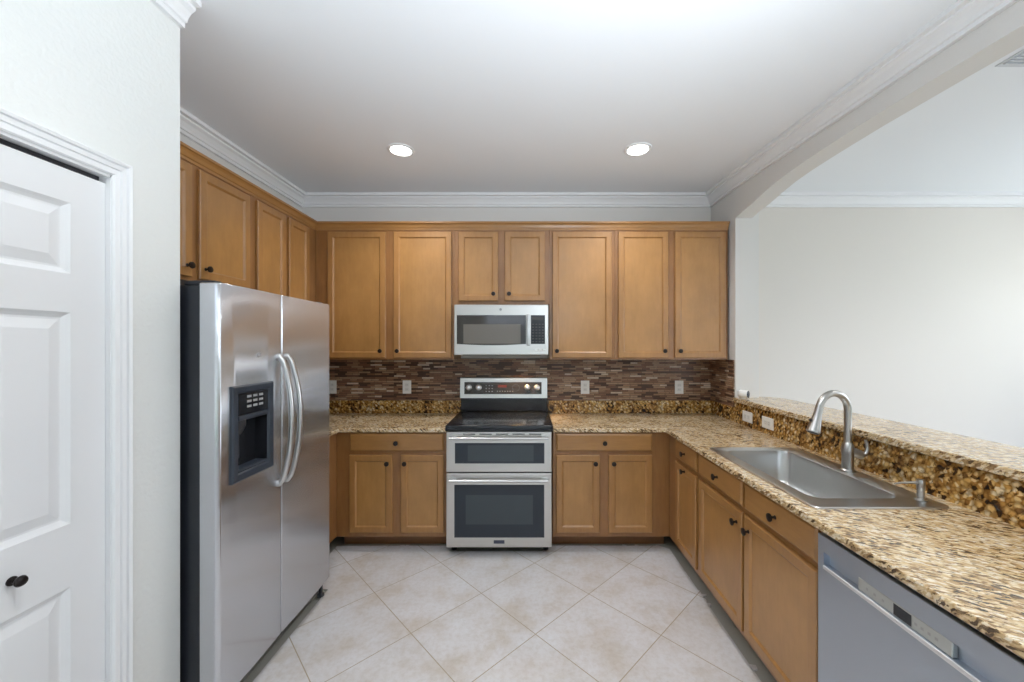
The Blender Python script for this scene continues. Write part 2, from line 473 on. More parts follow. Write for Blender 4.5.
# wall behind the camera with a sliding door, right wall with windows
def wall_with_hole(name, F, u0, u1, h, label, mat='wall2'):
    b = BM(); a0, a1, z0, z1 = h
    fbox(b, F, u0, a0, -.1, CZ, 0, -.1); fbox(b, F, a1, u1, -.1, CZ, 0, -.1); fbox(b, F, a0, a1, z1, CZ, 0, -.1)
    if z0 > 0: fbox(b, F, a0, a1, -.1, z0, 0, -.1)
    else: fbox(b, F, a0, a1, -.1, -.008, 0, -.1)
    return struct(obj(name, b, mat), label)
FB = lambda u, v, w: (u, YF + w, v)
wall_with_hole('wall_front', FB, XP - .11, 2.5, (-1.1, 2.3, 0, 2.4), 'wall with the sliding door')
wall_with_hole('wall_front_next_room', FB, 2.5, XO + .1, (2.7, 5.0, 0, 2.4), 'wall with the second sliding door')
wall_with_hole('wall_right', FW(XO), YF, YB, (0.3, 3.0, 0.5, 2.2), 'right wall of the next room')
def glazed(name, F, u0, u1, v0, v1, n):
    b = BM(); t = .05
    fbox(b, F, u0, u1, v1 - t, v1, -.09, -.03); fbox(b, F, u0, u1, v0, v0 + t, -.09, -.03)
    for i in range(n + 1):
        u = u0 + (u1 - u0 - t) * i / n; fbox(b, F, u, u + t, v0 + t, v1 - t, -.09, -.03)
    o = struct(obj(name, b, 'trim'))
    g = BM(); fbox(g, F, u0 + t, u1 - t, v0 + t, v1 - t, -.064, -.058); obj('glass_pane', g, 'glass', o)
glazed('window_1', FB, -1.1, 2.3, 0, 2.4, 3)
glazed('window_3', FB, 2.7, 5.0, 0, 2.4, 2)
glazed('window_2', FW(XO), 0.3, 3.0, 0.5, 2.2, 2)
struct(obj('roof_sky_blocker', bx((-3.0, -7.0, 2.62), (6.0, YF - .12, 2.72)), 'wall2'), 'added unseen roof slab blocking the sky outside the sliding doors')  # unseen slab added to keep bright sky out of the steel reflections
struct(obj('wall_reflection_card', bx((-8, -9.1, -.25), (10, -9.0, 2.3)), 'wall2'), 'added unseen beige wall for warmer reflections')  # unseen wall added so the steel reflects beige instead of sky
struct(obj('ground_lawn', bx((-30, -40, -.35), (40, YF - .12, -.25)), 'grass'), 'lawn outside the windows')
struct(obj('ground_lawn', bx((XO + .12, YF - .11, -.35), (40, 30, -.25)), 'grass'), 'lawn outside the windows')

# floors: bare subfloor slab, and the tile layer that stops short of the cabinets with a ragged edge
wallbox('floor_subfloor', (XL, YF, -.108), (XO, YB, -.008), 'sub', 'bare grey subfloor strip at the cabinet toe kicks')
def ragged(a, b, n, amp, seed):
    r = random.Random(seed); out = []
    d = (Vector(b) - Vector(a)); L = d.length; d.normalize(); nrm = Vector((d.y, -d.x))
    ts = sorted(r.uniform(.02, .98) for _ in range(n))
    for t in ts:
        p = Vector(a) + d * (t * L); w = r.uniform(.012, .035); h = r.uniform(-amp * .2, amp)
        out += [tuple(p), tuple(p + d * .006 - nrm * h), tuple(p + d * w - nrm * h * r.uniform(.6, 1)), tuple(p + d * (w + .008))]
    return out
E = [(XP, YF), (XP, YP), (-1.232, YP + .002), (-1.232, 2.36), (-1.43, 2.37), (-1.43, 2.872)]
E += ragged((-1.40, 2.874), (-.60, 2.876), 4, .022, 3) + [(-.58, 2.876), (-.52, 2.80), (.10, 2.80), (.17, 2.878)]
E += ragged((.2, 2.878), (1.02, 2.874), 4, .022, 5) + [(1.045, 2.83)]
E += ragged((1.046, 2.80), (1.042, .62), 13, .032, 8) + [(1.042, .42), (1.80, .42), (1.80, YF)]
tile_bm = BM()
vs = [tile_bm.verts.new((x, y, -.007)) for x, y in E]; f0 = tile_bm.faces.new(vs)
r = bmesh.ops.extrude_face_region(tile_bm, geom=[f0]); bmesh.ops.translate(tile_bm, vec=(0, 0, .007), verts=[v for v in r['geom'] if isinstance(v, bmesh.types.BMVert)])
box(tile_bm, (1.801, YF, -.007), (XO, YB, 0))
struct(obj('floor', tile_bm, 'tile', base=(0, 0, 0)), 'cream ceramic tile floor laid on the diagonal')

# crown moulding
CP = [(0, CZ - .101), (.020, CZ - .101), (.020, CZ - .083), (.029, CZ - .080), (.033, CZ - .066), (.046, CZ - .046), (.062, CZ - .034), (.062, CZ - .024), (.084, CZ - .021), (.084, CZ - .0005), (0, CZ - .0005)]
struct(obj('trim_1', sweep(BM(), [(XL, YP), (XL, YB), (XR, YB), (XR, 3.017), (XR + LEAN * (3.017 - YF), YF)], CP), 'trim'), 'white crown molding of the kitchen')
struct(obj('trim_2', sweep(BM(), [(XJ, 3.017), (XJ, YB), (XO, YB), (XO, YF)], CP), 'trim'), 'white crown molding of the next room')
struct(obj('trim_5', sweep(BM(), [(XP, YF), (XP, YP - .001)], CP), 'trim'), 'white crown molding on the pantry wall')
# pantry door casing
def casing(F):
    b = BM(); W = .054
    prof = [(0, 0), (0, .005), (.004, .010), (.015, .011), (.017, .006), (.022, .006), (.024, .012), (.034, .014), (.036, .008), (.040, .008), (.042, .016), (.050, .019), (W, .014), (W, 0)]
    path = [(OY0, -.0, 'l'), (OY0, OZ, 'c'), (OY1, OZ, 'c'), (OY1, -.0, 'r')]
    rings = []
    for u, v, k in path:
        su = -1 if u == OY0 else 1
        sv = 1 if k == 'c' else 0
        rings.append([F(u + su * o, v + sv * o, w) for o, w in prof])
    return loft(b, rings)
struct(obj('trim_3', casing(FE(XP)), 'trim'), 'white fluted casing around the pantry door')
b = BM()   # jamb lining
box(b, (XP - .11, OY1 - .002, 0), (XP, OY1, OZ)); box(b, (XP - .11, OY0, 0), (XP, OY0 + .008, OZ)); box(b, (XP - .11, OY0, OZ - .008), (XP, OY1, OZ))
struct(obj('trim_4', b, 'trim'), 'white jamb of the pantry door')

# pantry bifold door
door = bpy.data.objects.new('door_1', None); COL.objects.link(door); door.location = (XP - .03, .85, 0); struct(door, 'white six panel bifold pantry door')
def leaf(u0, u1):
    F = FE(XP - .05); t = .035; b = BM()
    us = [u0, u0 + .094, u1 - .094, u1]; rows = [.012, .20, .785, .974, 1.603, 1.718, 1.93, 2.027]
    V = {}
    def vv(i, j, w):
        k = (i, j, w)
        if k not in V: V[k] = b.verts.new(F(us[i], rows[j], w))
        return V[k]
    for i in range(3):
        for j in range(7):
            if i == 1 and j in (1, 3, 5):
                last = [vv(1, j, t), vv(2, j, t), vv(2, j + 1, t), vv(1, j + 1, t)]
                for ins, w in ((.008, t - .006), (.016, t - .011), (.022, t - .011), (.050, t - .003)):
                    cur = [b.verts.new(F(us[1] + ins, rows[j] + ins, w)), b.verts.new(F(us[2] - ins, rows[j] + ins, w)), b.verts.new(F(us[2] - ins, rows[j + 1] - ins, w)), b.verts.new(F(us[1] + ins, rows[j + 1] - ins, w))]
                    for k in range(4): b.faces.new((last[k], last[(k + 1) % 4], cur[(k + 1) % 4], cur[k]))
                    last = cur
                b.faces.new(last)
            else: b.faces.new((vv(i, j, t), vv(i + 1, j, t), vv(i + 1, j + 1, t), vv(i, j + 1, t)))
    # sides and back
    for i in range(3):
        b.faces.new((vv(i, 0, t), vv(i + 1, 0, t), vv(i + 1, 0, 0), vv(i, 0, 0))); b.faces.new((vv(i, 7, t), vv(i + 1, 7, t), vv(i + 1, 7, 0), vv(i, 7, 0)))
    for j in range(7):
        b.faces.new((vv(0, j, t), vv(0, j + 1, t), vv(0, j + 1, 0), vv(0, j, 0))); b.faces.new((vv(3, j, t), vv(3, j + 1, t), vv(3, j + 1, 0), vv(3, j, 0)))
        for i in range(3): b.faces.new((vv(i, j, 0), vv(i + 1, j, 0), vv(i + 1, j + 1, 0), vv(i, j + 1, 0)))
    return b
lf = obj('door_leaf', leaf(.853, 1.237), 'door', door); obj('door_leaf', leaf(.477, .849), 'door', door)
kb = lathe(BM(), (XP - .015, 1.012, .882), (1, 0, 0), [(.012, 0), (.012, .003), (.006, .006), (.006, .016), (.0125, .020), (.0145, .025), (.012, .030), (.005, .033)], 20)
obj('door_knob', kb, 'bronze', lf, True)
tr = BM(); box(tr, (XP - .056, OY0 + .01, 2.034), (XP - .028, OY1 - .01, 2.046)); lathe(tr, (XP - .042, 1.17, 2.026), (0, 0, 1), [(.006, 0), (.006, .012)], 10)
obj('track', tr, 'darkplastic', door)

# ------------------------------------------------------------------ cabinets
def knob(F, u, v, w, parent):
    at = Vector(F(u, v, w)); ax = Vector(F(u, v, w + 1)) - at
    obj('knob', lathe(BM(), at, ax, [(.0085, 0), (.0085, .002), (.0052, .005), (.0052, .020), (.0165, .0215), (.0175, .024), (.0165, .0275), (.009, .029)], 16), 'bronze', parent, True)

def door_panel(F, d, parent):
    u0, u1, v0, v1 = d[:4]; s = .045; t = .019
    b = panel_rings(BM(), F, u0, u1, v0, v1, [(0, .002), (0, t - .004), (.004, t), (s - .003, t), (s, t - .002), (s + .007, t - .009), (s + .009, t - .009)])
    b.faces.ensure_lookup_table(); b.faces[-1].material_index = 1      # the flat veneer panel
    o = obj('door', b, ('wood_v', 'wood_p'), parent)
    if len(d) > 4 and d[4]: knob(F, d[4][0], d[4][1], t, o)
    return o

def drawer_front(F, d, parent):
    u0, u1, v0, v1 = d[:4]; t = .019
    o = obj('drawer', panel_rings(BM(), F, u0, u1, v0, v1, [(0, .001), (0, t - .007), (.004, t - .004), (.011, t)]), 'wood_h', parent)
    if len(d) > 4 and d[4]: knob(F, d[4][0], d[4][1], t, o)

def cabinet(name, label, cat, F, u0, u1, v0, v1, depth, doors=(), drawers=(), toe=False, hollow=False, group=None):
    c = F((u0 + u1) / 2, v0, -depth / 2)
    t = thing(name, label, cat, (c[0], c[1], -.008 if toe else v0), group)
    b = BM()
    if hollow:
        fbox(b, F, u0, u1, v0, v1, -.02, 0, .0015, 1); fbox(b, F, u0, u1, v0, v0 + .018, -depth, -.02)
        fbox(b, F, u0, u0 + .018, v0 + .018, v1, -depth, -.02); fbox(b, F, u1 - .018, u1, v0 + .018, v1, -depth, -.02)
    else: fbox(b, F, u0, u1, v0, v1, -depth, 0, .0015, 1)
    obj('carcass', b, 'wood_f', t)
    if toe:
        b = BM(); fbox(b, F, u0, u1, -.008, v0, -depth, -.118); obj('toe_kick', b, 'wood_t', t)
    for d in doors: door_panel(F, d, t)
    for d in drawers: drawer_front(F, d, t)
    return t

g = .0006
# back wall, upper row
FU = FS(3.10); DU = 3.42 - 3.10 - .001; U0, U1 = 1.388, 2.465; V0, V1 = 1.403, 2.418
UG = 'upper maple cabinets on the back wall'
cabinet('upper_cabinet', 'tall two-door maple upper cabinet between the refrigerator side and the microwave', 'cabinet', FU, -1.718, -.598, U0, U1, DU,
        [(-1.615, -1.148, V0, V1, (-1.184, V0 + .055)), (-1.084, -.617, V0, V1, (-1.048, V0 + .055))], group=UG)
cabinet('upper_cabinet', 'short two-door maple upper cabinet directly above the microwave', 'cabinet', FU, -.598 + g, .172, 1.832, U1, DU,
        [(-.560, -.241, 1.861, V1, (-.277, 1.861 + .055)), (-.188, .137, 1.861, V1, (-.152, 1.861 + .055))], group=UG)
cabinet('upper_cabinet', 'single-door maple upper cabinet just right of the microwave', 'cabinet', FU, .172 + g, .700, U0, U1, DU,
        [(.196, .674, V0, V1, (.232, V0 + .055))], group=UG)
cabinet('upper_cabinet', 'two-door maple upper cabinet at the right end of the row, beside the bar opening', 'cabinet', FU, .700 + g, 1.617, U0, U1, DU,
        [(.727, 1.132, V0, V1, (1.096, V0 + .055)), (1.185, 1.593, V0, V1, (1.221, V0 + .055))], group=UG)
# left wall, upper row
FL = FE(-1.72); DL = .299; LG = 'upper maple cabinets on the left wall'
cabinet('upper_cabinet', 'short two-door maple cabinet directly above the refrigerator', 'cabinet', FL, 1.50, 2.372, 1.832, U1, DL,
        [(1.52, 1.945, 1.85, V1, (1.912, 1.905)), (1.988, 2.35, 1.85, V1, (2.022, 1.905))], group=LG)
cabinet('upper_cabinet', 'two-door maple upper cabinet in the left corner, partly behind the refrigerator top', 'cabinet', FL, 2.372 + g, 3.418, U0, U1, DL,
        [(2.415, 2.695, V0, V1, (2.66, V0 + .055)), (2.735, 2.985, V0, V1, (2.771, V0 + .055))], group=LG)
# moulding along the cabinet tops
MP = [(.001, 2.434), (.006, 2.434), (.007, 2.448), (.012, 2.452), (.018, 2.470), (.026, 2.480), (.034, 2.484), (.034, 2.497), (.001, 2.497)]
tag(obj('cabinet_molding', sweep(BM(), [(-1.72, 1.50), (-1.72, 3.10), (1.617, 3.10)], MP), 'wood_h'), 'maple molding strip running along the tops of all upper cabinets', 'molding')

# base row
FBk = FS(2.80); DB = .619; B0, B1 = .105, .8715; DT, DBt = .706, .140; D0, D1 = .734, .862; DK = .796
BG = 'base maple cabinets on the back wall'
cabinet('base_cabinet', 'maple base cabinet with one drawer and two doors left of the range', 'cabinet', FBk, -1.40 + g, -.592, B0, B1, DB,
        [(-1.300, -.987, DBt, DT, (-1.020, DT - .058)), (-.926, -.613, DBt, DT, (-.892, DT - .058))],
        [(-1.297, -.613, D0, D1, (-.955, DK))], toe=True, group=BG)
cabinet('base_cabinet', 'maple base cabinet with one drawer and two doors right of the range', 'cabinet', FBk, .180, 1.036 - g, B0, B1, DB,
        [(.206, .521, DBt, DT, (.488, DT - .058)), (.586, .904, DBt, DT, (.620, DT - .058))],
        [(.206, .904, D0, D1, (.555, DK))], toe=True, group=BG)
cabinet('base_cabinet', 'maple base cabinet hidden behind the refrigerator on the left wall', 'cabinet', FE(-1.40), 2.345, 3.418, B0, B1, .619,
        toe=True)
FR = FW(1.036); DR = .566
cabinet('base_cabinet', 'narrow maple base cabinet with drawer and door in the right corner under the counter', 'cabinet', FR, 2.308 + g, 3.418, B0, B1, DR,
        [(2.328, 2.65, DBt, DT, (2.49, DT - .024))], [(2.328, 2.65, D0, D1, (2.49, DK))], toe=True)
cabinet('sink_base_cabinet', 'maple base cabinet with two drawer fronts and two doors under the sink', 'cabinet', FR, 1.338, 2.308, B0, B1, DR,
        [(1.826, 2.288, DBt, DT, (1.868, DT - .062)), (1.351, 1.807, DBt, DT, (1.767, DT - .062))],
        [(1.826, 2.288, D0, D1, (2.06, DK)), (1.351, 1.807, D0, D1, (1.577, DK))], toe=True, hollow=True)

# ------------------------------------------------------------------ countertops
def top_slab(xs, ys, filled, z0, z1):
    b = BM(); V = {}
    def vv(i, j, z):
        k = (i, j, z)
        if k not in V: V[k] = b.verts.new((xs[i], ys[j], z))
        return V[k]
    cells = {(i, j) for i in range(len(xs) - 1) for j in range(len(ys) - 1) if filled(.5 * (xs[i] + xs[i + 1]), .5 * (ys[j] + ys[j + 1]))}
    for i, j in cells:
        for z in (z0, z1): b.faces.new((vv(i, j, z), vv(i + 1, j, z), vv(i + 1, j + 1, z), vv(i, j + 1, z)))
        for (di, dj), (p, q) in {(-1, 0): ((i, j), (i, j + 1)), (1, 0): ((i + 1, j), (i + 1, j + 1)), (0, -1): ((i, j), (i + 1, j)), (0, 1): ((i, j + 1), (i + 1, j + 1))}.items():
            if (i + di, j + dj) not in cells: b.faces.new((vv(*p, z0), vv(*q, z0), vv(*q, z1), vv(*p, z1)))
    bmesh.ops.recalc_face_normals(b, faces=b.faces[:])
    es = [e for e in b.edges if len(e.link_faces) == 2 and e.calc_face_angle(0) > .5]
    bmesh.ops.bevel(b, geom=es, offset=.006, segments=3, affect='EDGES', profile=.5)
    return b
T0, T1 = .872, .902; SZ = 1.014
ct = thing('countertop', 'golden granite countertop with short backsplash left of the range', 'countertop', (-1.3, 3.1, T0))
obj('worktop', top_slab([-2.019, -1.37, -.592], [2.335, 2.77, 3.419], lambda x, y: y > 2.77 or x < -1.37, T0, T1), 'granite', ct)
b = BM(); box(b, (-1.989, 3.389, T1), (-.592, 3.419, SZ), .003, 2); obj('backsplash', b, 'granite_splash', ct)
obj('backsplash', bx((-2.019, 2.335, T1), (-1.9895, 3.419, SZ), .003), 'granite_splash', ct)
ct2 = thing('countertop', 'golden granite countertop holding the sink, right of the range', 'countertop', (1.2, 2.4, T0))
obj('worktop', top_slab([.180, .995, 1.088, 1.508, 1.633], [.45, 1.472, 2.212, 2.77, 3.419], lambda x, y: (y > 2.77 or x > .995) and not (1.088 < x < 1.508 and 1.472 < y < 2.212), T0, T1), 'granite', ct2)
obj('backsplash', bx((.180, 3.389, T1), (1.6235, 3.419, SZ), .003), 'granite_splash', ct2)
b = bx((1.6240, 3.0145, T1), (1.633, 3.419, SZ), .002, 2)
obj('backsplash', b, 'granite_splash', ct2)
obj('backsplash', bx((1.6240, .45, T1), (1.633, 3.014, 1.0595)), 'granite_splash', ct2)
def barpoly():
    p = [(1.611, .40), (1.99, .40)]
    r = .13
    for i in range(9):
        a = PI / 2 * i / 8; p.append((1.99 - r + r * math.cos(a), 3.055 - r + r * math.sin(a)))
    return p + [(1.8195, 3.055), (1.8195, 3.0155), (1.611, 3.0155)]
b = extrude_poly(BM(), barpoly(), 1.060, 1.094)
bmesh.ops.recalc_face_normals(b, faces=b.faces[:])
bmesh.ops.bevel(b, geom=[e for e in b.edges if e.calc_face_angle(0) > .5 and abs(e.verts[0].co.z - e.verts[1].co.z) < 1e-4], offset=.006, segments=3, affect='EDGES', profile=.5)
tag(obj('bar_countertop', b, 'granite'), 'raised granite bar ledge above the sink backsplash', 'countertop')

# mosaic on the back wall and returning on the right wall
b = BM(); box(b, (-1.989, 3.411, SZ + .0003), (-.591, 3.419, 1.3875)); box(b, (-.591, 3.411, .94), (.172, 3.419, 1.3875)); box(b, (.172, 3.411, SZ + .0003), (1.6255, 3.419, 1.3875))
tag(obj('mosaic_backsplash', b, 'mosaic'), 'dark brown strip mosaic on the back wall between counter and upper cabinets', 'backsplash')
tag(obj('mosaic_backsplash', bx((1.6258, 3.03, SZ + .0003), (1.6335, 3.419, 1.3875)), 'mosaic'), 'short mosaic return on the right wall end beside the bar ledge', 'backsplash')
# ------------------------------------------------------------------ electrical plates
OG = 'outlets on the mosaic'
def outlet(label, F, u, v, w2, h2, grp, horizontal=False):
    at = F(u, v, 0)
    t = thing('wall_outlet', label, 'outlet', (at[0], at[1], v - h2), grp)
    b = BM(); fbox(b, F, u - w2, u + w2, v - h2, v + h2, .0003, .006, .0025, 2); obj('cover_plate', b, 'white', t)
    for s in (-1, 1):
        b = BM()
        cu, cv = (u + s * .0195, v) if horizontal else (u, v + s * .0195)
        a, c = (.014, .0165) if horizontal else (.0165, .014)
        fbox(b, F, cu - a, cu + a, cv - c, cv + c, .006, .0085, .003, 2)
        o = obj('socket', b, 'offwhite', t)
        q = BM()
        for k in (-1, 1):
            if horizontal: fbox(q, F, cu - .004, cu + .004, cv + k * .006 - .0012, cv + k * .006 + .0012, .0084, .0089)
            else: fbox(q, F, cu + k * .006 - .0012, cu + k * .006 + .0012, cv - .004, cv + .004, .0084, .0089)
        obj('slots', q, 'grey', o)
FM = FS(3.411)
outlet('white outlet on the mosaic nearest the refrigerator', FM, -1.742, 1.132, .038, .059, OG)
outlet('white outlet on the mosaic between the refrigerator and the range', FM, -1.077, 1.132, .038, .059, OG)
outlet('white outlet on the mosaic just right of the range', FM, .508, 1.130, .038, .059, OG)
outlet('white outlet on the mosaic near the right corner', FM, 1.345, 1.130, .038, .059, OG)
FG = FW(1.6240)
outlet('white horizontal outlet on the granite under the bar, nearer the corner', FG, 2.83, .976, .061, .039, 'outlets under the bar', True)
outlet('white horizontal outlet on the granite under the bar, nearer the faucet', FG, 2.59, .978, .061, .039, 'outlets under the bar', True)

# ------------------------------------------------------------------ refrigerator
fr = thing('refrigerator', 'stainless side-by-side refrigerator with black sides and a door dispenser', 'refrigerator', (-1.6, 1.91, 0))
FX0, FX1 = -1.277, -1.20
obj('body', bx((-1.985, 1.506, .03), (-1.285, 2.316, 1.742), .006), 'blackside', fr)
def fridge_door(y0, y1, r0, r1):
    pts = [(FX0, y0 + .002)]
    n = 8
    for i in range(n + 1):
        a = PI / 2 * i / n; pts.append((FX1 - r0 + r0 * math.sin(a) - .004, y0 + r0 - r0 * math.cos(a)))
    for i in range(1, 8):
        t = i / 8; y = y0 + r0 + (y1 - r1 - y0 - r0) * t; pts.append((FX1 - .004 + .004 * math.sin(PI * t), y))
    for i in range(n + 1):
        a = PI / 2 * i / n; pts.append((FX1 - r1 + r1 * math.cos(a) - .004, y1 - r1 + r1 * math.sin(a)))
    pts.append((FX0, y1 - .002))
    b = BM()
    def ring(z, s):
        cx = (FX0 + FX1) / 2; cy = (y0 + y1) / 2
        return [(x - (s if x > cx else -s) * .6, y - math.copysign(min(s, abs(y - cy)), y - cy), z) for x, y in pts]
    return loft(b, [ring(.10, .004), ring(.104, 0), ring(1.746, 0), ring(1.750, .004)])
fd = obj('freezer_door', fridge_door(1.488, 1.868, .018, .006), 'steel_fridge', fr, True)
rd = obj('fridge_door', fridge_door(1.874, 2.327, .006, .008), 'steel_fridge', fr, True)
DY0, DY1, DZ0, DZ1 = 1.543, 1.794, .94, 1.338
fd.modifiers.clear()
cut(fd, (-1.262, DY0 + .036, .985), (-1.15, DY1 - .030, 1.318))
sm = fd.modifiers.new('smooth', 'EDGE_SPLIT'); sm.split_angle = math.radians(38)
def fridge_handle(y, lean):
    z0, z1 = .835, 1.455; pts = []; rad = []
    for i in range(25):
        t = i / 24; s = math.sin(PI * t) ** .62
        pts.append((FX1 + .004 + .062 * s, y + lean * s, z0 + (z1 - z0) * t)); rad.append(.0115 + .002 * math.sin(PI * t))
    b = tube(BM(), pts, rad, 14)
    for z in (z0 + .006, z1 - .006): lathe(b, (FX1 - .006, y, z), (1, 0, 0), [(.016, 0), (.016, .010), (.012, .018)], 14)
    return b
obj('handle', fridge_handle(1.842, -.004), 'chrome', fd, True)
obj('handle', fridge_handle(1.902, .004), 'chrome', rd, True)
dp = BM()   # bezel ring of the dispenser
F = FE(FX1)
def ring4(i, w, z=0): return [F(DY0 + i, DZ0 + i, w), F(DY1 - i, DZ0 + i, w), F(DY1 - i, DZ1 - i, w), F(DY0 + i, DZ1 - i, w)]
loft(dp, [ring4(0, -.008), ring4(0, .006), ring4(.006, .012), ring4(.030, .010), ring4(.036, .002)], cap0=False, cap1=False)
loft(dp, [ring4(.0362, .002), ring4(.0362, -.058)], cap0=False, cap1=True, mi=1)
disp = obj('dispenser', dp, ('slate', 'black'), fr)
b = BM(); fbox(b, F, DY0 + .038, DY1 - .032, 1.212, 1.302, -.050, .006, .003); obj('control_panel', b, 'blackglass', disp)
b = BM()
for r_ in range(3):
    for c in range(3):
        u = DY0 + .085 + c * .036; v = 1.240 + r_ * .021
        b = BM(); fbox(b, F, u, u + .025, v, v + .010, .0058, .0070); obj('button', b, 'grey', disp)
b = BM(); fbox(b, F, DY0 + .038, DY1 - .032, 1.190, 1.210, -.050, .009, .004); obj('control_bar', b, 'slate', disp)
b = BM(); fbox(b, F, DY0 + .036, DY1 - .036, .976, 1.19, -.060, -.052); obj('cavity_back', b, 'black', disp)
b = BM(); lathe(b, (FX1 - .028, DY0 + .075, 1.192), (0, 0, -1), [(.030, 0), (.030, .028), (.020, .050), (.012, .064)], 16); obj('spout', b, 'darkplastic', disp, True)
b = BM(); fbox(b, F, DY0 + .062, DY0 + .105, 1.02, 1.12, -.050, -.040, .004); obj('paddle', b, 'darkplastic', disp)
b = BM(); fbox(b, F, DY0 + .037, DY1 - .037, .977, .987, -.050, .004, .003); obj('drip_tray', b, 'slate', disp)
bd = lathe(BM(), (FX1 - .002, 1.708, 1.462), (1, 0, 0), [(.011, 0), (.011, .004), (.009, .005)], 16); obj('badge', bd, 'grey', fd)
for y in (1.512, 2.262):
    obj('hinge_cover', bx((-1.36, y, 1.7425), (-1.235, y + .036, 1.762), .005), 'blackside', fr)
b = BM(); box(b, (-1.30, 1.512, .012), (-1.262, 2.31, .092), .003)
gr = obj('base_grille', b, 'grille', fr)
b = BM()
for i in range(26):
    y = 1.53 + i * .030; box(b, (-1.2618, y, .03), (-1.2605, y + .014, .078))
obj('grille_slots', b, 'darkplastic', gr)
obj('foot', lathe(BM(), (-1.245, 2.300, 0), (0, 0, 1), [(.020, 0), (.020, .012), (.011, .02), (.011, .099)], 14), 'darkplastic', fr, True)
obj('foot', lathe(BM(), (-1.32, 1.53, 0), (0, 0, 1), [(.020, 0), (.020, .012), (.011, .02), (.011, .035)], 14), 'darkplastic', fr, True)

# ------------------------------------------------------------------ range
RX0, RX1 = -.585, .171
rg = thing('range', 'stainless double-oven electric range with black glass cooktop', 'range', (-.207, 3.05, 0))
obj('body', bx((RX0 + .004, 2.775, .040), (RX1 - .004, 3.385, .895), .003), 'blackside', rg)
ck = BM(); box(ck, (RX0 - .006, 2.728, .890), (RX1 + .006, 3.33, .932), .007, 3); ck = obj('cooktop', ck, 'blackglass', rg, True)
def burner(x, y, rs):
    b = BM()
    for r in rs:
        seg = 40
        loft(b, [[(x + q * math.cos(2 * PI * i / seg), y + q * math.sin(2 * PI * i / seg), z) for i in range(seg)] for q, z in ((r - .0025, .9321), (r - .0025, .9325), (r + .0025, .9325), (r + .0025, .9321))], closed=True)
    obj('burner_ring', b, 'ring', ck)
burner(-.40, 2.88, (.115, .075)); burner(.01, 2.88, (.095,)); burner(-.42, 3.15, (.08,)); burner(.02, 3.15, (.115, .075)); burner(-.20, 3.17, (.05,))
# backguard
bgd = obj('backguard', bx((RX0 + .002, 3.325, .9325), (RX1 - .002, 3.405, 1.050), .004), 'black', rg)
b = BM()
pf = [(3.318, 1.046), (3.330, 1.218), (3.405, 1.218), (3.405, 1.046)]
loft(b, [[(x, y, z) for y, z in pf] for x in (RX0 - .004, RX1 - .004)]); pan = obj('backguard_frame', b, 'steel', rg)
FPn = lambda u, v, w: (u, 3.318 + (v - 1.046) * .0698 - w, v)
b = BM(); fbox(b, FPn, -.545, .116, 1.078, 1.186, -.002, .0) ; b.free()
b = BM(); loft(b, [[FPn(*p, w) for p in ((-.552, 1.080), (.118, 1.080), (.118, 1.184), (-.552, 1.184))] for w in (-.003, .002)]); obj('control_glass', b, 'panelbrown', pan)
for u in (-.512, -.428, -.008, .076):
    at = Vector(FPn(u, 1.137, .001)); o = lathe(BM(), at, (0, -1, .07), [(.026, 0), (.026, .004), (.021, .008), (.019, .024), (.015, .027)], 20)
    obj('knob', o, 'steel_lip', pan, True)
b = BM(); loft(b, [[FPn(*p, w) for p in ((-.262, 1.138), (-.185, 1.138), (-.185, 1.160), (-.262, 1.160))] for w in (.0015, .0028)]); obj('display', b, 'red', pan)
b = BM()
for r_ in range(3):
    for c in range(3):
        u, v = -.368 + c * .026, 1.100 + r_ * .025
        b = BM(); loft(b, [[FPn(*p, w) for p in ((u, v), (u + .012, v), (u + .012, v + .007), (u, v + .007))] for w in (.0015, .0028)]); obj('button', b, 'grey', pan)
for c in range(7):
    u, v = -.270 + c * .022, 1.102
    b = BM(); loft(b, [[FPn(*p, w) for p in ((u, v), (u + .010, v), (u + .010, v + .006), (u, v + .006))] for w in (.0015, .0028)]); obj('button', b, 'grey', pan)
b = BM(); at = Vector(FPn(-.105, 1.135, .001)); lathe(b, at, (0, -1, .07), [(.032, 0), (.032, .0015), (.029, .002), (.029, .0005)], 24); obj('dial_ring', b, 'ring', pan)
# oven doors
FO = FS(2.770)
def oven_door(name, z0, z1, gl, hz, win=None):
    b = BM(); fbox(b, FO, RX0 + .001, RX1 - .001, z0, z1, 0, .035, .005, 3); d = obj(name, b, 'steel', rg)
    gb = BM(); fbox(gb, FO, gl[0], gl[1], gl[2], gl[3], .030, .0362, .0005, 1); obj('glass', gb, 'ovenglass', d)
    if win:
        wb = BM(); fbox(wb, FO, win[0], win[1], win[2], win[3], .0355, .0367); obj('window', wb, 'ovenwin', d)
    hb = BM()
    tube(hb, [FO(RX0 + .030 + (RX1 - RX0 - .060) * i / 12, hz, .072) for i in range(13)], .0095, 14)
    for u in (RX0 + .05, RX1 - .05): fbox(hb, FO, u - .024, u + .024, hz - .008, hz + .010, .033, .072, .004, 2)
    obj('handle', hb, 'chrome', d, True)
    return d
du = oven_door('upper_oven_door', .598, .886, (-.522, .117, .660, .806), .846, (-.43, .04, .675, .79))
b = BM()
for i in range(5):
    u = -.465 + i * .118; fbox(b, FO, u, u + .088, .866, .873, .034, .0358)
obj('vent_slots', b, 'black', du)
dl = oven_door('lower_oven_door', .060, .590, (-.526, .116, .131, .508), .546, (-.445, .035, .225, .435))
b = BM(); fbox(b, FO, -.245, -.168, .088, .112, .034, .0375, .001, 1); bdg = obj('badge', b, 'navy', dl)
